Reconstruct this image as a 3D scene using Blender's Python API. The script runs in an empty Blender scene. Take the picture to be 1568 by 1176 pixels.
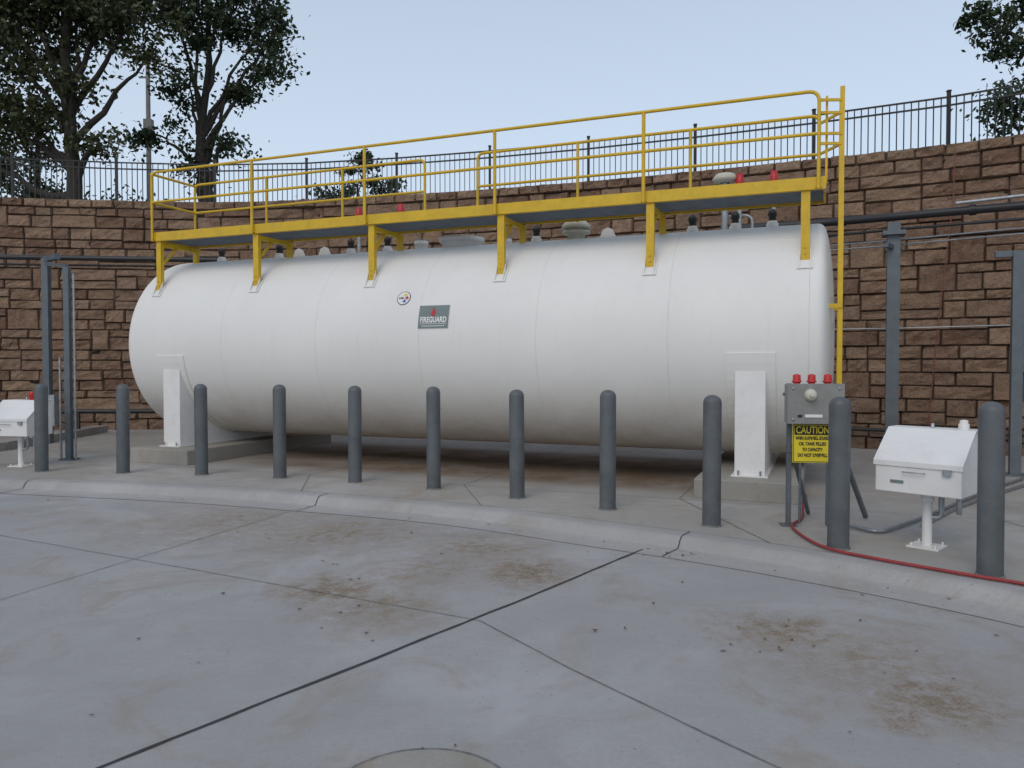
import bpy, math, random, bmesh
import numpy as np
from mathutils import Vector, noise, Matrix
from mathutils.geometry import tessellate_polygon
random.seed(7); rng=np.random.default_rng(7)
scene=bpy.context.scene
scene.view_settings.view_transform='Standard'
scene.view_settings.look='None'
scene.view_settings.exposure=0
V=Vector
# ------------------------------------------------------------ materials
class NT:
    def __init__(s,name):
        s.m=bpy.data.materials.new(name); s.m.use_nodes=True
        s.t=s.m.node_tree; s.b=s.t.nodes['Principled BSDF']
        s.geo=s.t.nodes.new('ShaderNodeNewGeometry'); s.pos=s.geo.outputs['Position']
    def n(s,typ,**k):
        nd=s.t.nodes.new(typ)
        for a,b in k.items(): setattr(nd,a,b)
        return nd
    def L(s,a,b): s.t.links.new(a,b)
    def val(s,inp,x):
        if isinstance(x,(int,float)): inp.default_value=x
        elif isinstance(x,(tuple,list)): inp.default_value=(*x,1) if len(x)==3 and inp.type=='RGBA' else x
        else: s.L(x,inp)
    def noise(s,scale,detail=4,rough=.6,vec=None,dist=0):
        nd=s.n('ShaderNodeTexNoise'); nd.inputs['Scale'].default_value=scale
        nd.inputs['Detail'].default_value=detail; nd.inputs['Roughness'].default_value=rough
        nd.inputs['Distortion'].default_value=dist
        s.L(vec or s.pos,nd.inputs['Vector']); return nd.outputs['Fac']
    def mp(s,x,a,b,c=0.,d=1.,smooth=False):
        nd=s.n('ShaderNodeMapRange')
        if smooth: nd.interpolation_type='SMOOTHSTEP'
        s.val(nd.inputs[0],x)
        for i,q in enumerate((a,b,c,d)): nd.inputs[i+1].default_value=q
        return nd.outputs[0]
    def ma(s,op,a,b=0.,clamp=False):
        nd=s.n('ShaderNodeMath',operation=op); nd.use_clamp=clamp
        s.val(nd.inputs[0],a); s.val(nd.inputs[1],b); return nd.outputs[0]
    def mix(s,f,a,b,blend='MIX'):
        nd=s.n('ShaderNodeMix',data_type='RGBA',blend_type=blend)
        s.val(nd.inputs[0],f); s.val(nd.inputs[6],a); s.val(nd.inputs[7],b); return nd.outputs[2]
    def vm(s,op,a,b):
        nd=s.n('ShaderNodeVectorMath',operation=op)
        for i,q in enumerate((a,b)):
            if isinstance(q,(tuple,list)): nd.inputs[i].default_value=q
            else: s.L(q,nd.inputs[i])
        return nd
    def bump(s,h,strength=.3,dist=.01):
        nd=s.n('ShaderNodeBump'); nd.inputs['Strength'].default_value=strength
        nd.inputs['Distance'].default_value=dist; s.L(h,nd.inputs['Height'])
        s.L(nd.outputs[0],s.b.inputs['Normal'])
    def out(s,col,rough=.6,metal=0.):
        s.val(s.b.inputs['Base Color'],col); s.val(s.b.inputs['Roughness'],rough)
        s.b.inputs['Metallic'].default_value=metal; return s.m

def simple(name,col,rough=.5,metal=0.,var=.15,scale=6,bump=0.,bscale=80,dirt=None,dirta=.3):
    s=NT(name); n=s.noise(scale,4)
    f=s.mp(n,.3,.7)
    c=s.mix(f,tuple(x*(1-var) for x in col),tuple(min(1,x*(1+var)) for x in col))
    if dirt:
        n2=s.noise(scale*2.7,5,.7); c=s.mix(s.mp(n2,.52,.75,0,dirta),c,dirt)
    if bump: s.bump(s.noise(bscale,3),bump,.004)
    return s.out(c,s.mp(n,.3,.7,rough*.88,min(1,rough*1.12)),metal)

def concrete(name,base,spots=(),band=None,dark=(.13,.11,.09),warm=(.23,.165,.10),str_=1.):
    s=NT(name)
    big=s.mp(s.noise(.45,4,.6),.3,.7); mid=s.mp(s.noise(2.3,5,.65,dist=.6),.3,.72)
    fine=s.mp(s.noise(38,4,.75),.25,.75); grit=s.noise(210,2,.7)
    c=s.mix(big,tuple(x*.80 for x in base),tuple(x*1.1 for x in base))
    c=s.mix(s.mp(mid,.0,1,.0,.75),c,tuple(x*q for x,q in zip(base,(.78,.785,.80))))
    c=s.mix(s.mp(fine,0,1,0,.45),c,tuple(x*.64 for x in base))
    c=s.mix(s.mp(grit,.52,.75,0,.55),c,tuple(x*.48 for x in base))
    mpn=s.n('ShaderNodeMapping'); mpn.inputs['Rotation'].default_value=(0,0,.65); mpn.inputs['Scale'].default_value=(1.2,55,1)
    s.L(s.pos,mpn.inputs[0]); st=s.noise(1.6,3,.5,vec=mpn.outputs[0])
    c=s.mix(s.mp(st,.5,.8,0,.18),c,tuple(x*.6 for x in base))
    sn=s.noise(1.1,7,.72,dist=1.2); c=s.mix(s.mp(sn,.49,.70,0,.8*str_,True),c,tuple(x*q for x,q in zip(base,(.70,.62,.52))))
    sn2=s.noise(.33,5,.7,dist=.8); c=s.mix(s.mp(sn2,.5,.66,0,.45*str_,True),c,tuple(x*q for x,q in zip(base,(1.16,1.18,1.24))))
    vo=s.n('ShaderNodeTexVoronoi'); vo.inputs['Scale'].default_value=11; s.L(s.pos,vo.inputs['Vector'])
    sp=s.ma('MULTIPLY',s.mp(vo.outputs['Distance'],.04,.09,1,0),s.mp(big,.4,.7))
    c=s.mix(s.ma('MULTIPLY',sp,.7),c,dark)
    if spots:
        nc=s.n('ShaderNodeTexNoise'); nc.inputs['Scale'].default_value=3.6; nc.inputs['Detail'].default_value=5; nc.inputs['Roughness'].default_value=.65; s.L(s.pos,nc.inputs['Vector'])
        off=s.vm('MULTIPLY',s.vm('SUBTRACT',nc.outputs['Color'],(.5,.5,.5)).outputs[0],(.8,.8,0))
        P2=s.vm('ADD',s.pos,off.outputs[0]).outputs[0]
        fn=s.noise(9,5,.8,dist=.5); fn2=s.noise(60,3,.8); tot=None
        for (x,y,r,a) in spots:
            d=s.vm('DISTANCE',P2,(x,y,-.1)).outputs['Value']
            m=s.mp(d,0,r,a,0); tot=m if tot is None else s.ma('MAXIMUM',tot,m)
        m=s.ma('MULTIPLY',s.ma('MULTIPLY',tot,1.5),s.mp(fn,.33,.6),True)
        m2=s.ma('MULTIPLY',m,s.mp(fn2,.3,.6,.35,1),True)
        c=s.mix(s.mp(m2,.0,.6,0,.75),c,warm)
        core=s.ma('MULTIPLY',s.mp(m,.5,1,0,1),s.mp(fn2,.45,.58)); c=s.mix(s.ma('MULTIPLY',core,.6),c,(.10,.075,.05))
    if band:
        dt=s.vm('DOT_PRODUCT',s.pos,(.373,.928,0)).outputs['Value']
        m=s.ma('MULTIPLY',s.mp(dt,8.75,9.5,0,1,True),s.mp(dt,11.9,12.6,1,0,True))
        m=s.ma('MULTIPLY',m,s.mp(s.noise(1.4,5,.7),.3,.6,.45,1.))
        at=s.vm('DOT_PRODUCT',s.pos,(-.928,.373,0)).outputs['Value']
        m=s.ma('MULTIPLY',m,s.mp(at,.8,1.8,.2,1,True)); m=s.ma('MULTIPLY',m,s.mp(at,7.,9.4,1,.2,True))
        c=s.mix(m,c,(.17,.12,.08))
    s.bump(s.ma('ADD',s.noise(60,3,.7),s.ma('MULTIPLY',grit,.6)),.45,.004)
    return s.out(c,s.mp(mid,0,1,.78,.92))

spots=[(-1.3,5.4,.5,1),(-.36,6.7,.8,.6),(.14,5.85,.52,1),(1.58,4.6,.5,.9),(2.0,3.62,.55,.85),(-1.6,7.2,1.2,.6),(2.9,5.1,.45,.6),(-2.9,7.8,1.5,.5),(-.9,5.0,.6,.6),(1.9,4.1,.9,.5),(-.7,6.0,.8,.5)]
M_street=concrete('street_concrete',(.415,.402,.395),spots)
M_walk=concrete('pad_concrete',(.425,.40,.365),[],band=True)
M_curb=concrete('curb_concrete',(.42,.405,.39),[],str_=.8)
M_plinth=concrete('plinth_concrete',(.38,.36,.32),[])
M_joint=simple('joint_sealant',(.045,.043,.042),.8,var=.3,scale=20)
M_jthin=simple('sawcut_joint',(.17,.165,.155),.9,var=.4,scale=20)
def tankpaint():
    s=NT('tank_white_paint')
    c=s.mix(s.mp(s.noise(.8,4),.3,.7),(.80,.785,.75),(.745,.73,.70))
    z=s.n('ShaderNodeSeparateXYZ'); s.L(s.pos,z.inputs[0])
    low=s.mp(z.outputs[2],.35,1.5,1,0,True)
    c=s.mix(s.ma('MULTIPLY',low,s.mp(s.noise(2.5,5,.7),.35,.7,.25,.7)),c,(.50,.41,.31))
    mpn=s.n('ShaderNodeMapping'); mpn.inputs['Scale'].default_value=(9,9,.5); s.L(s.pos,mpn.inputs[0])
    st=s.noise(1.5,4,.65,vec=mpn.outputs[0]); c=s.mix(s.mp(st,.56,.8,0,.15),c,(.5,.47,.42))
    s.bump(s.noise(2.2,2),.12,.02); s.b.inputs['Specular IOR Level'].default_value=.3
    return s.out(c,s.mp(st,.3,.7,.42,.55))
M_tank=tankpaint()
M_weld=simple('weld_seam',(.69,.675,.65),.55,var=.08)
M_white=simple('white_enamel',(.77,.76,.74),.45,var=.04,scale=3,dirt=(.5,.45,.38),dirta=.25)
M_yel=simple('yellow_paint',(.66,.42,.012),.42,var=.1,scale=5,dirt=(.32,.18,.04),dirta=.35,bump=.15)
M_galv=simple('galvanised_steel',(.36,.38,.40),.42,.7,var=.2,scale=12)
M_grate=simple('deck_grating',(.22,.25,.28),.55,.3,var=.15)
M_bol=simple('bollard_grey',(.098,.108,.115),.5,var=.18,scale=4,bump=.15,bscale=60,dirt=(.18,.165,.14),dirta=.4)
M_black=simple('black_pipe',(.018,.018,.02),.45,var=.2)
M_fence=simple('fence_black',(.012,.012,.014),.5,var=.1)
M_red=simple('red_plastic',(.50,.02,.02),.35,var=.1)
M_redline=simple('red_hose',(.30,.035,.035),.55,var=.15)
M_reddull=simple('faded_red_conduit',(.22,.07,.05),.6,var=.15)
M_grey=simple('panel_grey',(.24,.235,.22),.5,var=.1,scale=10,dirt=(.15,.12,.1))
M_steelpost=simple('grey_painted_steel',(.12,.14,.155),.5,.2,var=.15)
M_sign=simple('sign_grey_teal',(.165,.205,.205),.5,var=.08)
M_signy=simple('sign_yellow',(.75,.60,.03),.45,var=.05)
M_ink=simple('ink_black',(.015,.015,.015),.5,var=0)
M_blue=simple('decal_blue',(.02,.10,.45),.5,var=0)
M_bark=simple('bark',(.040,.032,.026),.9,var=.35,scale=8,bump=.6,bscale=25)
def leafmat(name,a,b):
    s=NT(name); c=s.mix(s.geo.outputs['Random Per Island'],a,b)
    s.out(c,.6)
    tr=s.n('ShaderNodeBsdfTranslucent'); s.L(c,tr.inputs[0])
    mx=s.n('ShaderNodeMixShader'); mx.inputs[0].default_value=.25
    s.L(s.b.outputs[0],mx.inputs[1]); s.L(tr.outputs[0],mx.inputs[2])
    s.L(mx.outputs[0],s.t.nodes['Material Output'].inputs[0]); return s.m
M_leafA=leafmat('foliage_oak',(.025,.038,.012),(.085,.09,.032))
M_leafB=leafmat('foliage_dark',(.02,.035,.016),(.052,.075,.028))
M_litter=leafmat('dry_leaf_litter',(.06,.042,.028),(.20,.135,.075))
def stone():
    s=NT('split_face_block')
    at=s.n('ShaderNodeAttribute',attribute_name='tint')
    sp=s.n('ShaderNodeSeparateXYZ'); s.L(at.outputs['Vector'],sp.inputs[0])
    c=s.mix(sp.outputs[0],(.215,.122,.077),(.43,.285,.185))
    c=s.mix(s.mp(sp.outputs[1],.55,1,.0,.6),c,(.37,.255,.18))
    n=s.noise(5,5,.7); c=s.mix(s.mp(n,.38,.7,0,.5),c,(.175,.100,.066))
    n2=s.noise(.8,4,.6); c=s.mix(s.mp(n2,.48,.75,0,.4),c,(.44,.31,.21))
    n3=s.noise(30,4,.8); c=s.mix(s.mp(n3,.47,.70,0,.65),c,(.090,.055,.040))
    n4=s.noise(14,3,.7); c=s.mix(s.mp(n4,.55,.75,0,.4),c,(.50,.37,.26))
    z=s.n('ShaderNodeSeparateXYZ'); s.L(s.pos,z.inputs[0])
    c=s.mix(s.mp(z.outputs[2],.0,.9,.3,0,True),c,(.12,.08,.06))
    h=s.ma('ADD',s.noise(11,5,.75),s.ma('MULTIPLY',n3,.5))
    s.bump(h,1.,.06); return s.out(c,.93)
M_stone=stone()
M_gap=simple('block_shadow_gap',(.022,.014,.011),.95,var=.2)
M_soil=simple('grass_ground',(.06,.075,.03),.95,var=.4,scale=2)
# ------------------------------------------------------------ mesh builder
class MB:
    def __init__(s): s.v=[];s.f=[];s.m=[];s.sm=[]
    def add(s,vs,fs,mat=0,smooth=False):
        o=len(s.v); s.v+= [V(p) for p in vs]
        for f in fs: s.f.append([i+o for i in f]); s.m.append(mat); s.sm.append(smooth)
    def obox(s,c,ax,ay,az,mat=0):
        c=V(c);ax=V(ax);ay=V(ay);az=V(az)
        vs=[c+ax*i+ay*j+az*k for i in(-1,1) for j in(-1,1) for k in(-1,1)]
        s.add(vs,[(0,1,3,2),(4,6,7,5),(0,4,5,1),(2,3,7,6),(0,2,6,4),(1,5,7,3)],mat)
    def box(s,c,size,ang=0,mat=0):
        ca,sa=math.cos(ang),math.sin(ang)
        s.obox(c,(ca*size[0]/2,sa*size[0]/2,0),(-sa*size[1]/2,ca*size[1]/2,0),(0,0,size[2]/2),mat)
    def beam(s,p0,p1,w,h,mat=0,up=(0,0,1)):
        p0=V(p0);p1=V(p1);d=p1-p0; L=d.length; d.normalize(); up=V(up)
        if abs(d.dot(up))>.98: up=V((-.928,.373,0))
        sd=d.cross(up).normalized(); u=sd.cross(d).normalized()
        s.obox((p0+p1)/2,d*L/2,sd*w/2,u*h/2,mat)
    def sweep(s,pts,r,seg=10,mat=0,caps=True):
        pts=[V(p) for p in pts]; n=len(pts)
        rs=r if isinstance(r,(list,tuple)) else [r]*n
        T=[]
        for i in range(n):
            a=pts[max(0,i-1)];b=pts[min(n-1,i+1)]; T.append((b-a).normalized())
        x=T[0].orthogonal().normalized(); vs=[]
        for i in range(n):
            x=(x-T[i]*x.dot(T[i])).normalized(); y=T[i].cross(x)
            for k in range(seg):
                a=2*math.pi*k/seg; vs.append(pts[i]+(x*math.cos(a)+y*math.sin(a))*rs[i])
        fs=[]
        for i in range(n-1):
            for k in range(seg):
                k2=(k+1)%seg; fs.append((i*seg+k,i*seg+k2,(i+1)*seg+k2,(i+1)*seg+k))
        s.add(vs,fs,mat,True)
        if caps:
            s.add(vs[:seg],[tuple(range(seg))[::-1]],mat); s.add(vs[-seg:],[tuple(range(seg))],mat)
    def tube(s,p0,p1,r,seg=12,mat=0): s.sweep([p0,p1],r,seg,mat)
    def lathe(s,base,prof,seg=24,mat=0,axis=(0,0,1),smooth=True):
        base=V(base);ax=V(axis).normalized();x=ax.orthogonal().normalized();y=ax.cross(x)
        vs=[];n=len(prof)
        for (r,h) in prof:
            for k in range(seg):
                a=2*math.pi*k/seg; vs.append(base+ax*h+(x*math.cos(a)+y*math.sin(a))*max(r,1e-4))
        fs=[(i*seg+k,i*seg+(k+1)%seg,(i+1)*seg+(k+1)%seg,(i+1)*seg+k) for i in range(n-1) for k in range(seg)]
        s.add(vs,fs,mat,smooth)
    def build(s,name,mats,parent=None,loc=(0,0,0),recalc=True,bevel=0):
        loc=V(loc); me=bpy.data.meshes.new(name)
        me.from_pydata([tuple(p-loc) for p in s.v],[],s.f)
        for m in mats: me.materials.append(m)
        me.polygons.foreach_set('material_index',s.m); me.polygons.foreach_set('use_smooth',s.sm)
        me.update()
        if recalc:
            bm=bmesh.new(); bm.from_mesh(me)
            bmesh.ops.recalc_face_normals(bm,faces=bm.faces); bm.to_mesh(me); bm.free()
        ob=bpy.data.objects.new(name,me); scene.collection.objects.link(ob)
        ob.location=loc
        if parent: ob.parent=parent; ob.location=loc-parent.location
        if bevel:
            b=ob.modifiers.new('bev','BEVEL'); b.width=bevel; b.segments=2; b.limit_method='ANGLE'; b.angle_limit=.7
        return ob
def empty(name,loc):
    e=bpy.data.objects.new(name,None); e.location=loc; e.empty_display_size=.3
    scene.collection.objects.link(e); return e
def fillet(pts,r,n=5):
    pts=[V(p) for p in pts]; out=[pts[0]]
    for i in range(1,len(pts)-1):
        a,b,c=pts[i-1:i+2]; d1=(a-b);d2=(c-b); rr=min(r,d1.length*.45,d2.length*.45)
        p=b+d1.normalized()*rr;q=b+d2.normalized()*rr
        for k in range(n+1):
            t=k/n; out.append(p*(1-t)**2+b*2*t*(1-t)+q*t*t)
    out.append(pts[-1]); return out
# ------------------------------------------------------------ paths
def catmull(P,n=12):
    P=[V((*p,0)) for p in P]; P=[P[0]*2-P[1]]+P+[P[-1]*2-P[-2]]; out=[]
    for i in range(1,len(P)-2):
        a,b,c,d=P[i-1:i+3]
        for k in range(n):
            t=k/n; out.append(.5*((2*b)+(c-a)*t+(2*a-5*b+4*c-d)*t*t+(3*b-a-3*c+d)*t**3))
    out.append(P[-2]); return out
class Path:
    def __init__(s,P,n=12):
        s.p=catmull(P,n); s.s=[0]
        for a,b in zip(s.p,s.p[1:]): s.s.append(s.s[-1]+(b-a).length)
        s.s=np.array(s.s); s.x=np.array([q.x for q in s.p]); s.y=np.array([q.y for q in s.p]); s.L=s.s[-1]
    def at(s,t): return V((float(np.interp(t,s.s,s.x)),float(np.interp(t,s.s,s.y)),0))
    def nor(s,t):
        d=s.at(t+.3)-s.at(t-.3) if .3<t<s.L-.3 else s.at(min(s.L,t+.3))-s.at(max(0,t-.3))
        d.normalize(); return V((d.y,-d.x,0))
    def off(s,t,o): return s.at(t)+s.nor(t)*o
    def atX(s,X): return float(np.interp(X,s.x,s.s))
wall=Path([(-26,7.5),(-20.5,12.6),(-15.5,15.7),(-11.4,17.1),(-8.7,17.5),(-6.8,17.65),(-4.93,17.45),(-2.05,16.8),(1.54,15.65),(5.9,13.76),(8.3,12.4),(10.8,10.4),(13.2,7.6),(15,4),(16,0)])
ZT=5.2
curb=Path([(-24,13.2),(-18,12.3),(-12,11.2),(-9,10.6),(-6.68,10.0),(-3.82,9.3),(-2.17,8.72),(-.83,8.18),(.1,7.65),(.886,7.1),(1.46,6.72),(2.03,6.29),(2.52,5.87),(2.98,5.44),(3.4,4.98),(3.85,4.35),(4.3,3.4),(4.6,2.2),(4.8,0),(4.9,-6)])
def poly(name,pts,z,mat,skirt=0):
    mb=MB(); tri=tessellate_polygon([[V((p[0],p[1],0)) for p in pts]])
    mb.add([(p[0],p[1],z) for p in pts],[tuple(t) for t in tri])
    if skirt:
        n=len(pts)
        for i in range(n):
            a=pts[i];b=pts[(i+1)%n]
            mb.add([(a[0],a[1],z),(b[0],b[1],z),(b[0],b[1],z-skirt),(a[0],a[1],z-skirt)],[(0,1,2,3)])
    ob=mb.build(name,[mat],recalc=False)
    me=ob.data; bm=bmesh.new(); bm.from_mesh(me)
    for f in bm.faces:
        f.normal_update()
        if abs(f.normal.z)>.9 and f.normal.z<0: f.normal_flip()
    bm.to_mesh(me); bm.free(); return ob
mb=MB(); mb.add([(-250,-250,-.1),(250,-250,-.1),(250,250,-.1),(-250,250,-.1)],[(0,1,2,3)]); mb.build('ground',[M_street],recalc=False)
pts=[(p.x,p.y) for p in curb.p]+[(22,-6),(22,24),(-24,24)]
poly('tank_yard_pavement',pts,0,M_walk)
pts=[(wall.off(s,-.25).x,wall.off(s,-.25).y) for s in np.linspace(0,wall.L,60)]+[(240,0),(240,240),(-240,240),(-240,7.5)]
poly('upper_terrain',pts,ZT-.06,M_soil,skirt=5.4)
# curb
mb=MB(); prof=[(-.15,.004),(-.02,.003),(.02,.0),(.05,-.010),(.075,-.03),(.095,-.06),(.11,-.083),(.13,-.0945),(.45,-.0955)]
S=np.linspace(0,curb.L,420); rows=[]
for s in S:
    for (o,z) in prof:
        w=.007*noise.noise(V((s*1.3,o*3,0))); w2=.012*noise.noise(V((s*4,7,0)))+.012*noise.noise(V((s*13,3,0)))
        q2=curb.off(s,o+(w2 if 0<o<.2 else 0)); rows.append((q2.x,q2.y,z+w*(1 if 0<o<.12 else 0)))
k=len(prof); mb.add(rows,[(i*k+j,i*k+j+1,(i+1)*k+j+1,(i+1)*k+j) for i in range(len(S)-1) for j in range(k-1)],0,True)
def strip(mb,pts,w,z,mat,jit=0.,step=.12):
    P=[]
    for a,b in zip(pts,pts[1:]):
        a=V((a[0],a[1],0));b=V((b[0],b[1],0)); n=max(1,int((b-a).length/step))
        for i in range(n): P.append(a.lerp(b,i/n))
    P.append(V((*pts[-1][:2],0))); vs=[]
    for i,p in enumerate(P):
        d=(P[min(i+1,len(P)-1)]-P[max(0,i-1)]).normalized(); nn=V((-d.y,d.x,0))
        o=jit*noise.noise(p*3); ww=w*(1+.6*noise.noise(p*9))/2
        vs+= [tuple(p+nn*(o+ww)+V((0,0,z))),tuple(p+nn*(o-ww)+V((0,0,z)))]
    mb.add(vs,[(2*i,2*i+1,2*i+3,2*i+2) for i in range(len(P)-1)],mat)
sA,sB=curb.atX(-2.17),curb.atX(1.5)
cj=[sA+(sB-sA)*k for k in range(-4,4)]
for s in cj:
    for a,b in zip(prof,prof[1:]):
        p=curb.off(s,a[0]);q=curb.off(s,b[0]); t=V((-curb.nor(s).y,curb.nor(s).x,0))*.005
        mb.add([p+t+V((0,0,a[1]+.006)),q+t+V((0,0,b[1]+.006)),q-t+V((0,0,b[1]+.006)),p-t+V((0,0,a[1]+.006))],[(0,1,2,3)],1)
mb.build('concrete_curb',[M_curb,M_joint],recalc=False)
mb=MB()
strip(mb,[(1.62,7.24),(1.56,7.17),(-.05,5.02),(-1.6,3.045),(-3.2,1.0)],.020,-.095,0,.008)
strip(mb,[(-2.2,8.9),(-3.46,5.19),(-4.6,1.8)],.007,-.095,1,.006)
strip(mb,[(-9,9.6),(-4.73,7.11),(-.2,4.75)],.007,-.095,1,.006)
strip(mb,[(-.2,4.75),(.3,4.0),(.9,3.2),(2.5,1.2)],.008,-.095,1,.006)
strip(mb,[(-7.2,9.9),(-8.5,5.2)],.007,-.095,1,.006)
mb.build('pavement_joint',[M_joint,M_jthin],recalc=False)
mb=MB()
strip(mb,[tuple(curb.off(s,-.152)[:2]) for s in np.linspace(8,curb.L-4,90)],.010,.0055,0,.002)
def W(t,p,z=0): return V((.373*p-.928*t,.928*p+.373*t,z))
for t in (1.45,4.1,6.4,-1.6):
    a=W(t,8.72); s=curb.atX(a.x+ .15); b=curb.off(s,-.16)
    strip(mb,[W(t,13.5)[:2],W(t,8.6)[:2],b[:2]],.008,.0045,0,.004)
strip(mb,[W(12,8.55)[:2],W(-4,8.55)[:2]],.007,.005,0,.004)
mb.build('pad_joint',[M_jthin],recalc=False)
mb=MB(); mb.lathe((-.34,2.80,-.0985),[(.36,0),(.36,.003),(.345,.003)],48,1,smooth=False)
mb.lathe((-.34,2.80,-.0985),[(.345,.0025),(.0,.0025)],48,0,smooth=False)
mb.build('manhole_cover',[M_plinth,M_jthin],loc=(-.34,2.80,-.1))
def litter():
    n=2100; P=[]
    cl=[(-1.3,5.4,.28),(-.36,6.7,.7),(.14,5.85,.3),(1.58,4.6,.3),(2.0,3.7,.6),(-1.6,7.2,1.1),(2.8,5.0,.5),(-1.2,4.2,.9),(1.5,4.4,.8),(-2.8,7.4,1.2),(1.5,6.45,.12),(1.5,6.45,.12)]
    while len(P)<n:
        if random.random()<.55:
            c=random.choice(cl); x=random.gauss(c[0],c[2]);y=random.gauss(c[1],c[2]*.8)
        else: x=random.uniform(-8,5);y=random.uniform(2,10)
        if random.random()<.18:
            s=random.uniform(15,curb.L-5); q=curb.off(s,.16+abs(random.gauss(0,.1))); x,y=q.x,q.y
        s=curb.atX(x); q=curb.at(s)
        z=-.093
        if y>q.y-.2:
            if y<q.y+.1: continue
            if random.random()<.7: continue
            z=.006
        if x>3.3: continue
        P.append((x,y,z))
    mb=MB()
    for (x,y,z) in P:
        r=random.choice([.003,.003,.004,.004,.005,.006])*random.uniform(.7,1.3)
        if random.random()<.05: r=random.uniform(.012,.022)
        if y<4.2: r*=.75
        a=random.uniform(0,6.28)
        ca,sa=math.cos(a)*r,math.sin(a)*r; h=random.uniform(0,.5)*r
        mb.add([(x+ca,y+sa,z+h),(x-sa*.5,y+ca*.5,z+.001),(x-ca,y-sa,z+h),(x+sa*.5,y-ca*.5,z+.001)],[(0,1,2),(0,2,3)])
    mb.build('fallen_leaves',[M_litter],recalc=False)
litter()
# ------------------------------------------------------------ retaining wall
def build_wall():
    v=[];f=[];tint=[]
    def block(s0,s1,z0,z1,proud=0.):
        g=.004; s0+=g;s1-=g;z0+=g;z1-=g
        if s1-s0<.05: return
        c=(random.random()**1.1,random.random(),0,1); e=.022
        us=[s0,s0+e]+[s0+(s1-s0)*k for k in (.25,.42,.58,.75)]+[s1-e,s1]
        vs=[z0,z0+e*.8]+[z0+(z1-z0)*k for k in(.35,.65)]+[z1-e*.8,z1]
        o=len(v); sd=random.random()*100; base=random.uniform(-.01,.035)+proud
        tilt=random.uniform(-.10,.08); tl2=random.uniform(-.06,.06)
        for i,u in enumerate(us):
            pt=wall.at(u); nn=wall.nor(u)
            for j,z in enumerate(vs):
                edge=i in(0,len(us)-1) or j in(0,len(vs)-1)
                d=-.05+proud*.5 if edge else base+.06*noise.noise(V((u*4,z*5,sd)))+.03*noise.noise(V((u*14,z*15,sd)))+tilt*(z-(z0+z1)/2)+tl2*(u-(s0+s1)/2)
                jz=0 if edge else .010*noise.noise(V((u*9,z*9,sd+5)))
                p=pt+nn*d; v.append((p.x,p.y,z+jz)); tint.append(c)
        m=len(vs)
        for i in range(len(us)-1):
            for j in range(m-1): f.append((o+i*m+j,o+(i+1)*m+j,o+(i+1)*m+j+1,o+i*m+j+1))
    nb=11; H=(ZT-.19-(-.02))/nb
    for b in range(nb):
        z0=-.02+b*H; s=random.uniform(-.6,0)
        while s<wall.L:
            r=random.random()
            if r<.24: w=random.uniform(.38,.68); block(s,s+w,z0,z0+H)
            else:
                w=random.uniform(.8,1.3); sp=random.choice([.5,.5,.36,.64,.42,.58])
                for (a,bb) in((0,sp),(sp,1)):
                    k=w*random.uniform(.3,.7)
                    if random.random()<.18: block(s,s+w,z0+a*H,z0+bb*H)
                    else: block(s,s+k,z0+a*H,z0+bb*H); block(s+k,s+w,z0+a*H,z0+bb*H)
            s+=w
    s=0
    while s<wall.L:
        w=random.uniform(.42,.5); block(s,s+w,ZT-.19,ZT,.03); s+=w
    me=bpy.data.meshes.new('blocks'); me.from_pydata(v,[],f); me.update()
    at=me.attributes.new('tint','FLOAT_COLOR','POINT'); at.data.foreach_set('color',np.array(tint,dtype=np.float32).ravel())
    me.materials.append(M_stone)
    e=empty('stone_block_retaining_wall',tuple(wall.at(wall.L/2)))
    ob=bpy.data.objects.new('blocks',me); scene.collection.objects.link(ob); ob.parent=e; ob.location=-e.location
    mb=MB(); SS=np.linspace(0,wall.L,90)
    for a,b in zip(SS,SS[1:]):
        p=wall.off(a,-.05);q=wall.off(b,-.05);p2=wall.off(a,-.36);q2=wall.off(b,-.36); T=V((0,0,ZT-.012));B=V((0,0,-.05))
        mb.add([p+B,q+B,q+T,p+T],[(0,1,2,3)],0); mb.add([p+T,q+T,q2+T,p2+T],[(0,1,2,3)],0)
    mb.build('core',[M_gap],parent=e,recalc=False)
build_wall()
# ------------------------------------------------------------ fence on top
fp=Path([tuple(wall.off(s,-1.3)[:2]) for s in np.linspace(0,wall.L,30)],6)
mb=MB(); F0=ZT-.06
s_ref=min(np.linspace(0,fp.L,2000),key=lambda s:abs((fp.at(s).x/fp.at(s).y)-.562) if fp.at(s).y>5 and fp.at(s).x>3 else 9)
pan=2.3; s=s_ref-pan*int(s_ref/pan)
posts=np.arange(s,fp.L,pan)
for s in posts:
    p=fp.at(s); mb.box((p.x,p.y,F0+.66),(.055,.055,1.32)); mb.box((p.x,p.y,F0+1.33),(.07,.07,.025))
for a,b in zip(posts,posts[1:]):
    p,q=fp.at(a),fp.at(b)
    for z in(.1,1.07,1.22): mb.beam(p+V((0,0,F0+z)),q+V((0,0,F0+z)),.03,.03)
    n=int(pan/.115)
    for k in range(1,n):
        c=p.lerp(q,k/n); mb.box((c.x,c.y,F0+.66),(.016,.016,1.14))
mb.build('black_picket_fence',[M_fence],loc=tuple(fp.at(fp.L/2)+V((0,0,F0))),recalc=False)
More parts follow.
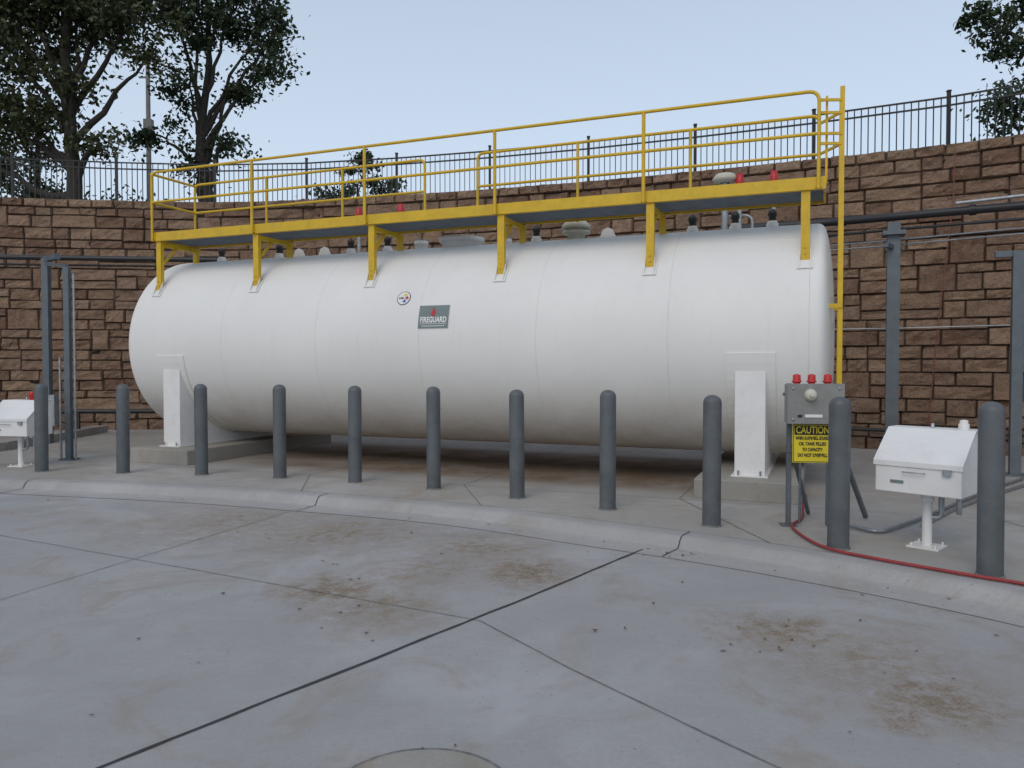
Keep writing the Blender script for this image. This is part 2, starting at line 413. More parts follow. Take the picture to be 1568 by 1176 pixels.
# ------------------------------------------------------------ TANK
R=1.45; PC=10.5; ZC=1.8; TL=10.2
AX=V((-.928,.373,0))
tank=empty('white_fuel_storage_tank',W(TL/2,PC,0))
def TS(t,th,off=0.): return W(t,PC-(R+off)*math.cos(th),ZC+(R+off)*math.sin(th))
mb=MB()
hd=[(0.01,-.15),(.4,-.145),(.8,-.125),(1.1,-.095),(1.28,-.065),(1.37,-.04),(1.42,-.012),(1.443,.02),(R,.05),(R,.06)]
body=hd+[(R,t) for t in np.linspace(.3,TL-.3,12)]+[(R,TL-.06)]+[(r,TL-h) for r,h in hd[::-1][1:]]
mb.lathe(W(0,PC,ZC),body,96,0,axis=AX)
for t in(.13,1.674,3.32,4.98,6.64,8.33):
    mb.lathe(W(t,PC,ZC),[(R,-.005),(R+.0025,-.003),(R+.0025,.003),(R,.005)],96,1,axis=AX)
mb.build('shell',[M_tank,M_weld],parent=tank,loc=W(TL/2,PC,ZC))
mb=MB()
for t0,t1,th in((0.16,1.67,.95),(3.33,4.97,1.0),(6.65,8.32,.98)):
    a,b=TS(t0,th,.0015),TS(t1,th,.0015); n=(TS(t0,th,1)-TS(t0,th,0)); mb.obox((a+b)/2,(b-a)/2,n*.002,n.cross(AX)*.003)
mb.build('longitudinal_welds',[M_tank],parent=tank)
for t0,nm in((.745,'a'),(9.33,'b')):
    mb=MB(); P=np.linspace(9.08,11.92,33); vs=[]
    for p in P:
        dz=max(0,(R+.012)**2-(p-PC)**2); zt=min(1.42,ZC-math.sqrt(dz)) if dz>0 else 1.42
        if p<9.12 or p>11.88: zt=1.42
        for dt in(-.165,.165):
            vs+= [W(t0+dt,p,.235),W(t0+dt,p,zt)]
    fs=[]
    for i in range(len(P)-1):
        a=4*i;b=a+4; fs+=[(a,b,b+1,a+1),(a+2,a+3,b+3,b+2),(a+1,b+1,b+3,a+3),(a,a+2,b+2,b)]
    fs+=[(0,1,3,2),(4*32,4*32+2,4*32+3,4*32+1)]
    mb.add(vs,fs,0)
    mb.obox(W(t0,10.5,.2275),AX*.2,V((.373,.928,0))*1.48,(0,0,.008))
    th0,th1=math.radians(-172),math.radians(-7); n=40; vs=[]
    for i in range(n+1):
        th=th0+(th1-th0)*i/n
        for (dt,o) in((-.27,.0),(-.27,.016),(.27,.016),(.27,0)): vs.append(TS(t0+dt,th,o))
    fs=[(4*i+j,4*i+j+1,4*i+j+5,4*i+j+4) for i in range(n) for j in range(3)]+[(4*n,4*n+1,4*n+2,4*n+3)]
    mb.add(vs,fs,2)
    for dt in(-.12,.12): mb.tube(W(t0+dt,9.045,.22),W(t0+dt,9.045,.29),.012,8,1)
    mb.build('saddle_'+nm,[M_white,M_galv,M_tank],parent=tank,loc=W(t0,PC,0))
    mb=MB(); mb.obox(W(t0 if nm=='a' else 9.22,10.5,.108),AX*.565,V((.373,.928,0))*1.8,(0,0,.112))
    mb.build('concrete_plinth_'+nm,[M_plinth],parent=tank,loc=W(t0,PC,0),bevel=.012)
mb=MB()
def topz(p): return ZC+math.sqrt(R*R-(p-PC)**2)
for t in(9.57,8.36,6.96,6.29,3.82,1.61,1.06,.60):
    z=topz(10.45)-.02; b=W(t,10.45,z)
    mb.lathe(b,[(.075,0),(.075,.07),(.06,.075),(.06,.1),(.0,.1)],16,0)
    mb.lathe(b+V((0,0,.1)),[(.045,0),(.045,.06),(.055,.065),(.055,.12),(.03,.15),(0,.152)],14,1)
def manway(t,p,r,h):
    b=W(t,p,topz(p)-.05); mb.lathe(b,[(r*.88,0),(r*.88,h),(r,h),(r,h+.03),(r,h+.035),(r,h+.06),(0,h+.07)],32,0)
    for k in range(16):
        a=k*math.pi/8; mb.tube(b+V((math.cos(a)*r*.93,math.sin(a)*r*.93,h+.05)),b+V((math.cos(a)*r*.93,math.sin(a)*r*.93,h+.085)),.012,6,2)
manway(5.03,10.5,.34,.12); manway(5.72,10.5,.11,.12); manway(4.35,10.55,.1,.08)
b=W(3.24,10.5,topz(10.5)-.02)
mb.lathe(b,[(.12,0),(.12,.1),(.2,.11),(.2,.14),(.14,.145),(.14,.19),(.21,.17),(.2,.23),(.13,.29),(.0,.31)],24,3)
for t in(8.0,2.78,7.5):
    c=W(t,10.5,topz(10.5)); vs=[c+AX*q+V((0,0,zz)) for q,zz in((-.13,-.02),(.13,-.02),(.07,.12),(0,.15),(-.07,.12))]
    o=V((.373,.928,0))*.012; mb.add([q-o for q in vs]+[q+o for q in vs],[(0,1,2,3,4),(9,8,7,6,5)]+[(i,(i+1)%5,5+(i+1)%5,5+i) for i in range(5)],0)
for t in(7.1,6.31,1.05,.61):
    b=W(t,10.9,topz(10.9)-.03); mb.tube(b,b+V((0,0,.72)),.03,12,2)
    mb.lathe(b+V((0,0,.72)),[(.05,0),(.06,.02),(.06,.13),(.045,.15),(.045,.19),(.0,.2)],14,4)
b=W(1.25,10.95,topz(10.95)-.03); mb.tube(b,b+V((0,0,.85)),.045,12,2)
mb.lathe(b+V((0,0,.83)),[(.06,0),(.16,.02),(.17,.06),(.12,.12),(0,.14)],20,3)
mb.sweep(fillet([W(1.3,11.1,3.1),W(1.3,11.1,3.55),W(.9,11.1,3.55),W(.9,11.1,3.1)],.12),.02,8,2)
M_vent=simple('vent_cream',(.55,.53,.44),.5,var=.1)
mb.build('top_fittings',[M_white,M_black,M_galv,M_vent,M_red],parent=tank,loc=W(5,PC,3.25))
def bend(t0,th0,a,b,off): return TS(t0-a,th0+b/R,off)
def text2d(body,size,bold=0.):
    cu=bpy.data.curves.new('txt','FONT'); cu.body=body; cu.size=size; cu.align_x='CENTER'; cu.align_y='CENTER'; cu.offset=bold
    ob=bpy.data.objects.new('txt',cu); scene.collection.objects.link(ob)
    dg=bpy.context.evaluated_depsgraph_get(); me=bpy.data.meshes.new_from_object(ob.evaluated_get(dg))
    v=[(q.co.x,q.co.y) for q in me.vertices]; f=[tuple(p.vertices) for p in me.polygons]
    bpy.data.objects.remove(ob); bpy.data.curves.remove(cu); bpy.data.meshes.remove(me); return v,f
def fitw(v,w):
    k=w/(max(a for a,b in v)-min(a for a,b in v)); return [(a*k,b) for a,b in v]
def panel(mb,mapf,w,h,off,mat,cx=0,cy=0,n=6):
    vs=[mapf(cx-w/2+w*i/n,cy-h/2+h*j/n,off) for i in range(n+1) for j in range(n+1)]
    mb.add(vs,[(i*(n+1)+j,(i+1)*(n+1)+j,(i+1)*(n+1)+j+1,i*(n+1)+j+1) for i in range(n) for j in range(n)],mat)
def shape(mb,mapf,pts,off,mat): mb.add([mapf(a,b,off) for a,b in pts],[tuple(range(len(pts)))],mat)
def circ(r,cx=0,cy=0,n=28): return [(cx+r*math.cos(2*math.pi*k/n),cy+r*math.sin(2*math.pi*k/n)) for k in range(n)]
mb=MB(); mf=lambda a,b,o: bend(4.77,.225,a,b,o)
panel(mb,mf,.46,.33,.003,1); panel(mb,mf,.447,.317,.005,0)
v,f=text2d('FIREGUARD',.105,.0035); mb.add([mf(a,b-.045,.010) for a,b in fitw(v,.39)],f,1)
panel(mb,mf,.39,.006,.008,1,0,-.095); panel(mb,mf,.34,.008,.008,1,0,-.125)
fl=[(0,.14),(.016,.10),(.034,.06),(.03,.03),(.012,.008),(-.014,.008),(-.034,.035),(-.028,.065),(-.010,.09)]
shape(mb,mf,[(a-.01,b+.0) for a,b in fl],.012,2)
mb.build('nameplate_decal',[M_sign,M_white,M_red],parent=tank,loc=TS(4.77,.225),recalc=False)
mb=MB(); mf=lambda a,b,o: bend(5.27,.42,a,b,o)
shape(mb,mf,circ(.105),.003,0); shape(mb,mf,circ(.095),.006,1)
def star(cx,cy,r):
    return [(cx+(r if k%2==0 else r*.45)*math.cos(math.pi/4*k+math.pi/2),cy+(r if k%2==0 else r*.45)*math.sin(math.pi/4*k+math.pi/2)) for k in range(8)]
def starf(c,m,o):
    pts=star(*c); mb.add([mf(c[0],c[1],o)]+[mf(a,b,o) for a,b in pts],[(0,1+k,1+(k+1)%8) for k in range(8)],m)
starf((.02,.048,.034),2,.010); starf((.052,.0,.034),3,.011); starf((.02,-.048,.034),4,.010)
v,f=text2d('tank',.042,.002); mb.add([mf(a-.035,b,.010) for a,b in fitw(v,.075)],f,0)
mb.build('round_decal',[M_ink,M_white,M_signy,M_red,M_blue],parent=tank,loc=TS(5.27,.42),recalc=False)
# ------------------------------------------------------------ WALKWAY
P0,P1=9.3,10.16; ZD=3.5; ZR=4.53
UP=V((.373,.928,0))
wk=empty('yellow_access_platform',W(5,9.7,ZD))
mb=MB()
def B(a,b,w,h,mat=0): mb.beam(a,b,w,h,mat)
for p in(P0,P1): 
    B(W(-.03,p,ZD+.02),W(9.93,p,ZD+.02),.012,.135)
    for z in(-.045,.085): B(W(-.03,p+(.022 if p==P0 else -.022),ZD+z),W(9.93,p+(.022 if p==P0 else -.022),ZD+z),.045,.01)
for t in(-.02,9.92): B(W(t,P0+.01,ZD+.02),W(t,P1-.01,ZD+.02),.012,.13)
sup=[9.82,7.894,5.876,3.907,1.944,.182]
for t in sup:
    pf=9.36; zf=ZC+math.sqrt(R*R-(pf-PC)**2)
    mb.obox(W(t,pf-.03,(zf-.02+ZD-.05)/2),AX*.048,UP*.006,(0,0,(ZD-.05-zf+.02)/2))
    for sg in(-1,1): mb.obox(W(t+sg*.044,pf,(zf+ZD-.06)/2),AX*.004,UP*.03,(0,0,(ZD-.06-zf)/2))
    B(W(t,P0+.03,ZD-.095),W(t,P1+.03,ZD-.095),.06,.06)
    zb=topz(10.12); mb.obox(W(t,10.12,(zb+ZD-.125)/2),AX*.04,UP*.03,(0,0,(ZD-.125-zb)/2+.01))
    B(W(t,pf+.05,ZD-.40),W(t,pf+.33,ZD-.13),.035,.035)
    for dz in(.05,.12): mb.tube(W(t,pf-.05,zf+dz),W(t,pf-.02,zf+dz),.011,6)
rp=[9.885,7.91,5.944,3.966,2.015,.05]
pr=P0-.035
r=.020
for t in rp[1:-1]: mb.tube(W(t,pr,ZD-.05),W(t,pr,ZR),r+.002)
mb.sweep(fillet([W(rp[0],pr,ZD-.05),W(rp[0],pr,ZR),W(rp[-1],pr,ZR),W(rp[-1],pr,ZD-.05)],.12,6),r,12)
mb.tube(W(rp[0],pr,ZD+.56),W(rp[-1],pr,ZD+.56),r*.95)
pf=P1+.03
for seg_ in([9.9,8.4,6.94,5.49],[4.63,3.125,1.6,.05]):
    mb.sweep(fillet([W(seg_[0],pf,ZD-.05),W(seg_[0],pf,ZR),W(seg_[-1],pf,ZR),W(seg_[-1],pf,ZD-.05)],.1,6),r,12)
    mb.tube(W(seg_[0],pf,ZD+.56),W(seg_[-1],pf,ZD+.56),r*.95)
    for t in seg_[1:-1]: mb.tube(W(t,pf,ZD-.05),W(t,pf,ZR),r)
for z in(ZR-.02,ZD+.56): mb.tube(W(9.9,pr,z),W(9.9,pf,z),r)
for t in rp: mb.obox(W(t,P0-.014,ZD+.02),AX*.035,UP*.006,(0,0,.05))
mb.build('frame_and_handrail',[M_yel],parent=wk,loc=W(5,9.7,ZD))
mb=MB()
for t in np.arange(0,9.9,.10): mb.beam(W(t,P0+.02,ZD+.0),W(t,P1-.02,ZD+.0),.006,.012)
for p in np.arange(P0+.04,P1-.02,.028): mb.beam(W(0,p,ZD-.005),W(9.9,p,ZD-.005),.006,.03)
mb.build('grating_deck',[M_grate],parent=wk,loc=W(5,9.7,ZD),recalc=False)
mb=MB()
for t in sup:
    th=math.acos((PC-9.33)/R)
    c=TS(t,th,.006); n=(TS(t,th,1)-TS(t,th)).normalized(); tg=n.cross(AX).normalized()
    mb.obox(c,AX*.085,tg*.11,n*.008)
    for sg in(-1,1):
        a=TS(t+sg*.058,th-.09,0);b=TS(t+sg*.058,th+.02,0); c2=b+V((0,0,.13)); c1=a+V((0,0,.06)); o=AX*.004
        mb.add([a-o,b-o,c2-o,c1-o,a+o,b+o,c2+o,c1+o],[(0,1,2,3),(7,6,5,4),(0,4,5,1),(1,5,6,2),(2,6,7,3),(3,7,4,0)])
mb.build('weld_brackets',[M_tank],parent=wk,loc=W(5,9.3,2.6))
mb=MB(); tl=-.19
for p in(9.36,9.80):
    mb.beam(W(tl,p,.32),W(tl,p,ZR+.05),.016,.05,0,up=tuple(AX))
for z in np.arange(.45,3.5,.305): mb.tube(W(tl,9.36,z),W(tl,9.8,z),.012,8)
for z in(ZR-.1,ZR-.24,ZD+.56,ZD+.45): mb.beam(W(tl,9.36,z),W(.04,9.28,z),.02,.03)
for z in(ZR-.1,ZD+.56): mb.beam(W(tl,9.8,z),W(.04,10.18,z),.02,.03)
for z in(2.15,1.15): 
    for p in(9.36,9.8): mb.beam(W(tl-.02,p,z),W(.12,p,z),.04,.05)
mb.beam(W(-.03,9.36,ZD+.02),W(-.03,9.36,ZR-.04),.025,.025)
mb.build('yellow_access_ladder',[M_yel],loc=W(tl,9.6,0))
# ------------------------------------------------------------ bollards
bol=[(3.39,5.42),(2.66,6.24),(1.85,7.10),(.986,7.9),(.058,8.57),(-.94,9.22),(-1.99,9.72),(-3.05,10.08),(-4.2,10.38),(-5.35,10.55),(-6.56,10.7),(-7.75,10.95),(-8.95,11.2),(3.95,4.45)]
for i,(x,y) in enumerate(bol):
    mb=MB(); r=.084; h=1.2+random.uniform(-.012,.012)
    lean=(random.uniform(-.008,.008),random.uniform(-.006,.006),1)
    mb.lathe((x,y,-.02),[(r,0),(r,h-.03),(r*.97,h-.012),(r*.88,h+.008),(r*.65,h+.028),(r*.35,h+.04),(0,h+.044)],32,0,axis=lean)
    mb.lathe((x,y,.0),[(r+.012,.0),(r+.01,.008),(r,.012)],32,1)
    mb.build('steel_bollard',[M_bol,M_jthin],loc=(x,y,0))
# ------------------------------------------------------------ white fill boxes
def fillbox(name,cx,cy,ang,red=False):
    e=empty(name,(cx,cy,0)); ca,sa=math.cos(ang),math.sin(ang)
    def Q(a,b,z): return V((cx+ca*a-sa*b,cy+sa*a+ca*b,z))
    w,dp=.32,.25
    prof=[(-dp,.46),(-dp,.70),(dp*.25,.95),(dp,.95),(dp,.46)]
    mb=MB(); vs=[Q(-w,b,z) for b,z in prof]+[Q(w,b,z) for b,z in prof]
    mb.add(vs,[(0,1,2,3,4),(9,8,7,6,5)]+[(i,5+i,5+(i+1)%5,(i+1)%5) for i in range(5)],0)
    mb.build('box_body',[M_white],parent=e,bevel=.008)
    mb=MB()
    lid=[(-dp-.012,.675),(-dp-.012,.715),(dp*.22,.968),(dp+.01,.968),(dp+.01,.955),(dp*.24,.955),(-dp-.004,.70),(-dp-.004,.675)]
    k=len(lid); vs=[Q(-w-.012,b,z) for b,z in lid]+[Q(w+.012,b,z) for b,z in lid]
    mb.add(vs,[(0,1,6,7),(1,2,5,6),(2,3,4,5),(k+7,k+6,k+1,k),(k+6,k+5,k+2,k+1),(k+5,k+4,k+3,k+2)]+[(i,k+i,k+(i+1)%k,(i+1)%k) for i in range(k)],0)
    mb.obox(Q(0.22,-dp-.018,.655),V((ca,sa,0))*.03,V((-sa,ca,0))*.008,(0,0,.025),1)
    mb.sweep(fillet([Q(-.10,-dp-.012,.635),Q(-.10,-dp-.035,.635),Q(.06,-dp-.035,.635),Q(.06,-dp-.012,.635)],.02),.005,8,1)
    mb.obox(Q(-.15,-dp-.004,.55),V((ca,sa,0))*.05,V((-sa,ca,0))*.003,(0,0,.012),2)
    mb.lathe(Q(w*.7,dp*.5,.965),[(.04,0),(.04,.05),(.03,.055),(.03,.08),(0,.085)],14,0)
    mb.lathe(Q(-w*.05,dp*.6,.965),[(.015,0),(.015,.04),(0,.045)],10,1)
    mb.lathe(Q(w*.75,-.02,.0),[(.02,.30),(.02,.46)],10,1)
    mb.build('lid_and_hardware',[M_white,M_galv,M_sign],parent=e)
    mb=MB(); mb.tube(Q(0,0,.012),Q(0,0,.46),.038,16); mb.lathe(Q(0,0,.38),[(.05,0),(.05,.06),(.09,.08)],16)
    mb.obox(Q(0,0,.008),V((ca,sa,0))*.12,V((-sa,ca,0))*.12,(0,0,.007))
    for a in(-.09,.09):
        for b in(-.09,.09): mb.tube(Q(a,b,.01),Q(a,b,.04),.009,6)
    mb.tube(Q(.1,.02,.3),Q(.1,.02,.47),.022,10,1); mb.sweep(fillet([Q(.1,.02,.33),Q(.1,.02,.25),Q(0,0,.25)],.05),.018,8,1)
    mb.build('pedestal',[M_white,M_galv],parent=e)
    if red:
        mb=MB(); mb.lathe(Q(.12,.1,.965),[(.045,0),(.045,.06),(.05,.06),(.05,.12),(0,.125)],14); mb.build('red_cap',[M_red],parent=e)
fillbox('white_fill_box',3.40,6.27,math.atan2(-.80,.60)+.12)
fillbox('white_fill_box',-7.2,11.25,-.15,red=True)
# ------------------------------------------------------------ alarm panel + sign
SX=2.75
e=empty('alarm_panel_stand',(SX,7.05,0)); ang=-.12; ca,sa=math.cos(ang),math.sin(ang)
def Q(a,b,z): return V((SX+ca*a-sa*b,7.05+sa*a+ca*b,z))
X_=V((ca,sa,0));Y_=V((-sa,ca,0))
mb=MB(); mb.obox(Q(0,-.06,1.14),X_*.24,Y_*.075,(0,0,.175),0)
mb.obox(Q(0,-.14,1.14),X_*.247,Y_*.006,(0,0,.182),0)
for a in(-.2,.2):
    for z in(1.0,1.28): mb.lathe(Q(a,-.146,z),[(.012,0),(.012,.01),(0,.012)],8,1,axis=-Y_)
mb.lathe(Q(-.05,-.146,1.22),[(.055,0),(.055,.02),(.04,.05),(.025,.055),(.02,.08),(0,.082)],20,2,axis=-Y_)
mb.obox(Q(-.14,-.149,1.03),X_*.02,Y_*.004,(0,0,.012),3); mb.obox(Q(-.02,-.149,1.03),X_*.075,Y_*.004,(0,0,.014),5)
for a in(-.15,-.02,.12):
    mb.lathe(Q(a,-.06,1.315),[(.03,0),(.03,.015),(.043,.018),(.043,.03),(.035,.035),(.033,.085),(.0,.095)],16,4)
mb.build('alarm_box',[M_grey,M_galv,M_vent,M_ink,M_red,M_white],parent=e,bevel=.004)
mb=MB()
for a in(-.19,.23):
    mb.obox(Q(a,.04,.66),X_*.021,Y_*.021,(0,0,.66),0)
    mb.obox(Q(a,.04,.006),X_*.07,Y_*.07,(0,0,.006),0)
mb.beam(Q(-.17,.06,.75),Q(.12,.55,.02),.03,.03,0); mb.beam(Q(.25,.06,.8),Q(.62,.42,.02),.035,.035,0)
mb.beam(Q(-.25,.02,1.22),Q(.25,.02,1.22),.03,.03,0); mb.beam(Q(-.22,.02,.7),Q(.25,.02,.7),.03,.03,0)
mb.tube(Q(-.10,-.02,.96),Q(-.10,.0,.03),.012,8,0); mb.tube(Q(.14,-.02,.96),Q(.14,.0,.03),.014,8,0)
mb.build('strut_posts',[M_steelpost],parent=e)
e2=empty('caution_sign',Q(.0,-.03,.78)); mb=MB(); mf=lambda a,b,o: Q(.0+a,-.03-o,.775+b)
mb.obox(Q(.0,-.028,.775),X_*.175,Y_*.0015,(0,0,.18),0)
panel(mb,mf,.335,.345,.003,1,n=1); panel(mb,mf,.325,.335,.005,0,n=1)
panel(mb,mf,.315,.085,.007,1,0,.118,n=1)
v,f=text2d('CAUTION',.09,.002); mb.add([mf(a,b+.118,.009) for a,b in fitw(v,.29)],f,0)
for i,(tx,wd) in enumerate((('WHEN ALARM BELL SOUNDS',.30),('OIL TANK FILLED',.24),('TO CAPACITY',.18),('DO NOT OVERFILL',.26))):
    v,f=text2d(tx,.042,.0016); mb.add([mf(a,b+.045-i*.052,.009) for a,b in fitw(v,wd)],f,1)
mb.build('sign_plate',[M_signy,M_ink],parent=e2,recalc=False)
# ------------------------------------------------------------ hoses / conduits
mb=MB()
def smooth(pts,n=8):
    c=catmull([p[:2] for p in pts],n); m=len(pts)-1
    return [V((q.x,q.y,float(np.interp(i/n,range(m+1),[p[2] for p in pts])))) for i,q in enumerate(c)]
mb.sweep(smooth([(3.3,8.6,.02),(3.0,7.9,.02),(2.78,7.35,.02),(2.56,7.0,.02),(2.5,6.5,.02),(2.54,6.12,.022),(2.72,5.86,.022),(2.98,5.58,.022),(3.25,5.31,.022),(3.45,5.12,.022),(3.75,4.7,.022),(4.1,4.0,.022)]),.0125,8)
mb.build('red_hose',[M_redline],loc=(3,6,0))
mb=MB(); mb.sweep(smooth([(3.0,7.15,.5),(3.02,7.12,.04),(3.12,6.9,.025),(3.22,6.75,.025),(3.45,6.9,.025),(4.2,7.6,.025),(5.3,8.7,.025),(6.6,9.9,.025)]),.016,8)
mb.sweep(smooth([(3.75,7.0,.02),(4.6,7.9,.02),(5.6,8.8,.02),(6.8,9.8,.02)]),.02,8)
mb.build('grey_ground_conduit',[M_galv],loc=(4,7,0))
e=empty('pipe_support_rack',(5.6,11.1,0)); mb=MB()
mb.box((5.58,11.3,1.78),(.17,.17,3.56),-.4); mb.box((5.58,11.3,.01),(.32,.32,.02),-.4); mb.box((5.58,11.3,3.4),(.3,.34,.06),-.4)
mb.box((6.75,10.3,1.5),(.13,.13,3.0),-.4); mb.box((6.75,10.3,.01),(.28,.28,.02),-.4); mb.beam((6.5,10.4,2.97),(7.3,10.1,2.97),.08,.08)
mb.beam((5.35,11.05,3.2),(5.8,11.55,3.2),.06,.06)
mb.build('steel_columns',[M_steelpost],parent=e)
mb=MB()
mb.sweep(fillet([(3.6,12.6,3.2),(3.6,12.6,3.70),(4.85,11.95,3.68),(5.6,11.3,3.65),(6.9,10.4,3.63),(9.5,8.7,3.63)],.15),.06,14)
for q in((5.05,11.8,3.675),(6.4,10.75,3.64)): 
    d=V((.8,-.58,0)).normalized()*.04; mb.tube(V(q)-d,V(q)+d,.078,14)
mb.sweep([(4.3,12.5,3.49),(5.6,11.35,3.47),(6.9,10.45,3.46),(9.5,8.8,3.46)],.022,8)
mb.build('fuel_pipe',[M_black],parent=e)
mb=MB()
for k,(dz,dy) in enumerate(((.0,.22),(-.07,.25))):
    mb.sweep([(4.3,12.4+dy,3.36+dz),(5.6,11.35+dy,3.34+dz),(6.9,10.45+dy,3.36+dz),(9.5,8.8+dy,3.36+dz)],.012,8)
mb.sweep(fillet([(6.2,10.8,3.74),(6.9,10.3,3.75),(9,8.8,3.78)],.1),.024,8)
mb.sweep([(4.4,12.6,2.05),(6.0,11.9,2.05),(7.5,11.2,2.07)],.010,8)
mb.build('conduits',[M_galv],parent=e)
mb=MB(); pts=[]
for X,z in((7.42,ZT),(7.40,4.2),(7.30,3.0),(7.22,2.0),(7.12,.4)):
    q=wall.off(wall.atX(X),.11); pts.append((q.x,q.y,z))
mb.sweep(pts,.009,8)
mb.build('red_wall_conduit',[M_reddull],loc=pts[0])
mb=MB(); pts=[wall.off(wall.atX(X),.14)+V((0,0,z)) for X,z in zip(np.linspace(4.2,12,20),[.35]*20)]
mb.sweep(pts,.03,8); mb.build('wall_base_pipe',[M_black],loc=tuple(pts[0]))
e=empty('pipe_support_rack',(-7.8,13.3,0)); mb=MB()
mb.box((-8.75,14.5,1.74),(.12,.12,3.48)); mb.box((-6.92,12.0,1.5),(.085,.085,3.0)); mb.box((-6.92,12.0,.01),(.22,.22,.02))
mb.beam((-8.75,14.5,3.46),(-8.3,14.1,3.46),.1,.1); mb.beam((-8.7,14.45,3.38),(-7.9,13.2,3.2),.07,.07); mb.beam((-7.9,13.2,3.2),(-6.92,12.0,3.02),.05,.05)
mb.box((-12.,14.6,1.74),(.12,.12,3.48))
mb.build('steel_columns',[M_steelpost],parent=e)
mb=MB(); mb.tube((-14,14.6,3.58),(-5.6,14.9,3.50),.05,12); mb.tube((-14,15.6,.52),(-6.3,16.3,.50),.05,12); mb.tube((-14,14.7,3.45),(-5.6,15.0,3.38),.02,8)
for x in(-13,-11,-9,-7): mb.box((x,15.95,.25),(.05,.05,.5))
mb.build('fuel_pipe',[M_black],parent=e)
mb=MB(); mb.tube((-7.05,12.0,0),(-7.05,12.0,1.6),.018,8); mb.tube((-6.82,12,0),(-6.82,12,2.9),.016,8)
mb.box((-7.5,12.4,.75),(.3,.12,.5)); mb.build('conduits_and_box',[M_galv],parent=e)
mb=MB()
for a,b in(((-9.05,16.9),(-8.9,13.3)),((-8.9,13.3),(-9.3,11.3))): mb.beam((a[0],a[1],.07),(b[0],b[1],.071),.3,.15)
mb.build('low_concrete_kerb',[M_plinth],loc=(-9,14,0))
# ------------------------------------------------------------ TREES
def tree(name,base,trunk,ells,mat,clump_d,leaves,leaf=.1,lr=.16,csig=.3):
    e=empty(name,base); wood=MB()
    tp=[V(p) for p in trunk]; tp2=[]
    for a,b in zip(tp,tp[1:]):
        for k in range(4): tp2.append(a.lerp(b,k/4)+V((noise.noise(a*3+V((k,0,0))),noise.noise(a*2+V((0,k,0))),0))*.08)
    tp2.append(tp[-1]); N=len(tp2)
    rs=[lr*(1-.72*i/(N-1))*(1.35 if i==0 else 1) for i in range(N)]; wood.sweep(tp2,rs,10)
    C=[]
    for (cx,cy,cz,rx,ry,rz,w) in ells:
        c=V((cx,cy,cz))
        zi=base[2]+(cz-base[2])*.55; i=min(range(N),key=lambda i:abs(tp2[i].z-min(zi,tp2[-1].z))); a=tp2[i]
        mid=a.lerp(c,.5)+V((random.uniform(-.3,.3),random.uniform(-.3,.3),random.uniform(-.1,.5)))
        limb=[]
        for k in range(9):
            t=k/8; q=a*(1-t)**2+mid*2*t*(1-t)+c*t*t; limb.append(q+V((noise.noise(q*1.7),noise.noise(q*1.3+V((9,0,0))),noise.noise(q*1.5+V((0,9,0)))))*.22*min(1,t*4))
        r0=rs[i]*.62; wood.sweep(limb,[r0*(1-.75*k/8) for k in range(9)],7)
        nc=max(4,int(clump_d*w*rx*rz))
        for _ in range(nc):
            while True:
                u=V((random.uniform(-1,1),random.uniform(-1,1),random.uniform(-1,1)))
                if .25<u.length<1: break
            q=c+V((u.x*rx,u.y*ry,u.z*rz)); C.append(q)
            b=min(limb[2:],key=lambda L:(L-q).length+random.uniform(0,.4)); m=b.lerp(q,.5)+V((random.uniform(-.2,.2),random.uniform(-.2,.2),random.uniform(-.05,.3)))
            wood.sweep([b,b.lerp(m,.5)+V((0,0,.04)),m,q],[.035,.026,.018,.008],5,caps=False)
    wood.build('trunk_and_limbs',[M_bark],parent=e,recalc=False)
    Cn=np.array([tuple(c) for c in C]); k=rng.integers(leaves//2,leaves*3//2,len(C))
    cen=np.repeat(Cn,k,axis=0); sig=np.repeat(rng.uniform(.6,1.35,len(C))*csig,k)
    d=rng.normal(size=cen.shape); P=cen+d*sig[:,None]*np.array([1,1,.62])
    M=len(P); a=rng.normal(size=(M,3)); a/=np.linalg.norm(a,axis=1)[:,None]
    b=rng.normal(size=(M,3)); b-=a*(a*b).sum(1)[:,None]; b/=np.linalg.norm(b,axis=1)[:,None]
    s=(rng.uniform(.6,1.3,M)*leaf)[:,None]
    vs=np.stack([P+a*s,P+b*s*.55,P-a*s,P-b*s*.55],1).reshape(-1,3)-np.array(base)
    me=bpy.data.meshes.new('crown'); me.vertices.add(4*M); me.vertices.foreach_set('co',vs.ravel().astype(np.float32))
    me.loops.add(4*M); me.loops.foreach_set('vertex_index',np.arange(4*M,dtype=np.int32))
    me.polygons.add(M); me.polygons.foreach_set('loop_start',np.arange(0,4*M,4,dtype=np.int32)); me.polygons.foreach_set('loop_total',np.full(M,4,dtype=np.int32))
    me.materials.append(mat); me.update(calc_edges=True)
    ob=bpy.data.objects.new('crown',me); scene.collection.objects.link(ob); ob.parent=e
G=ZT-.1
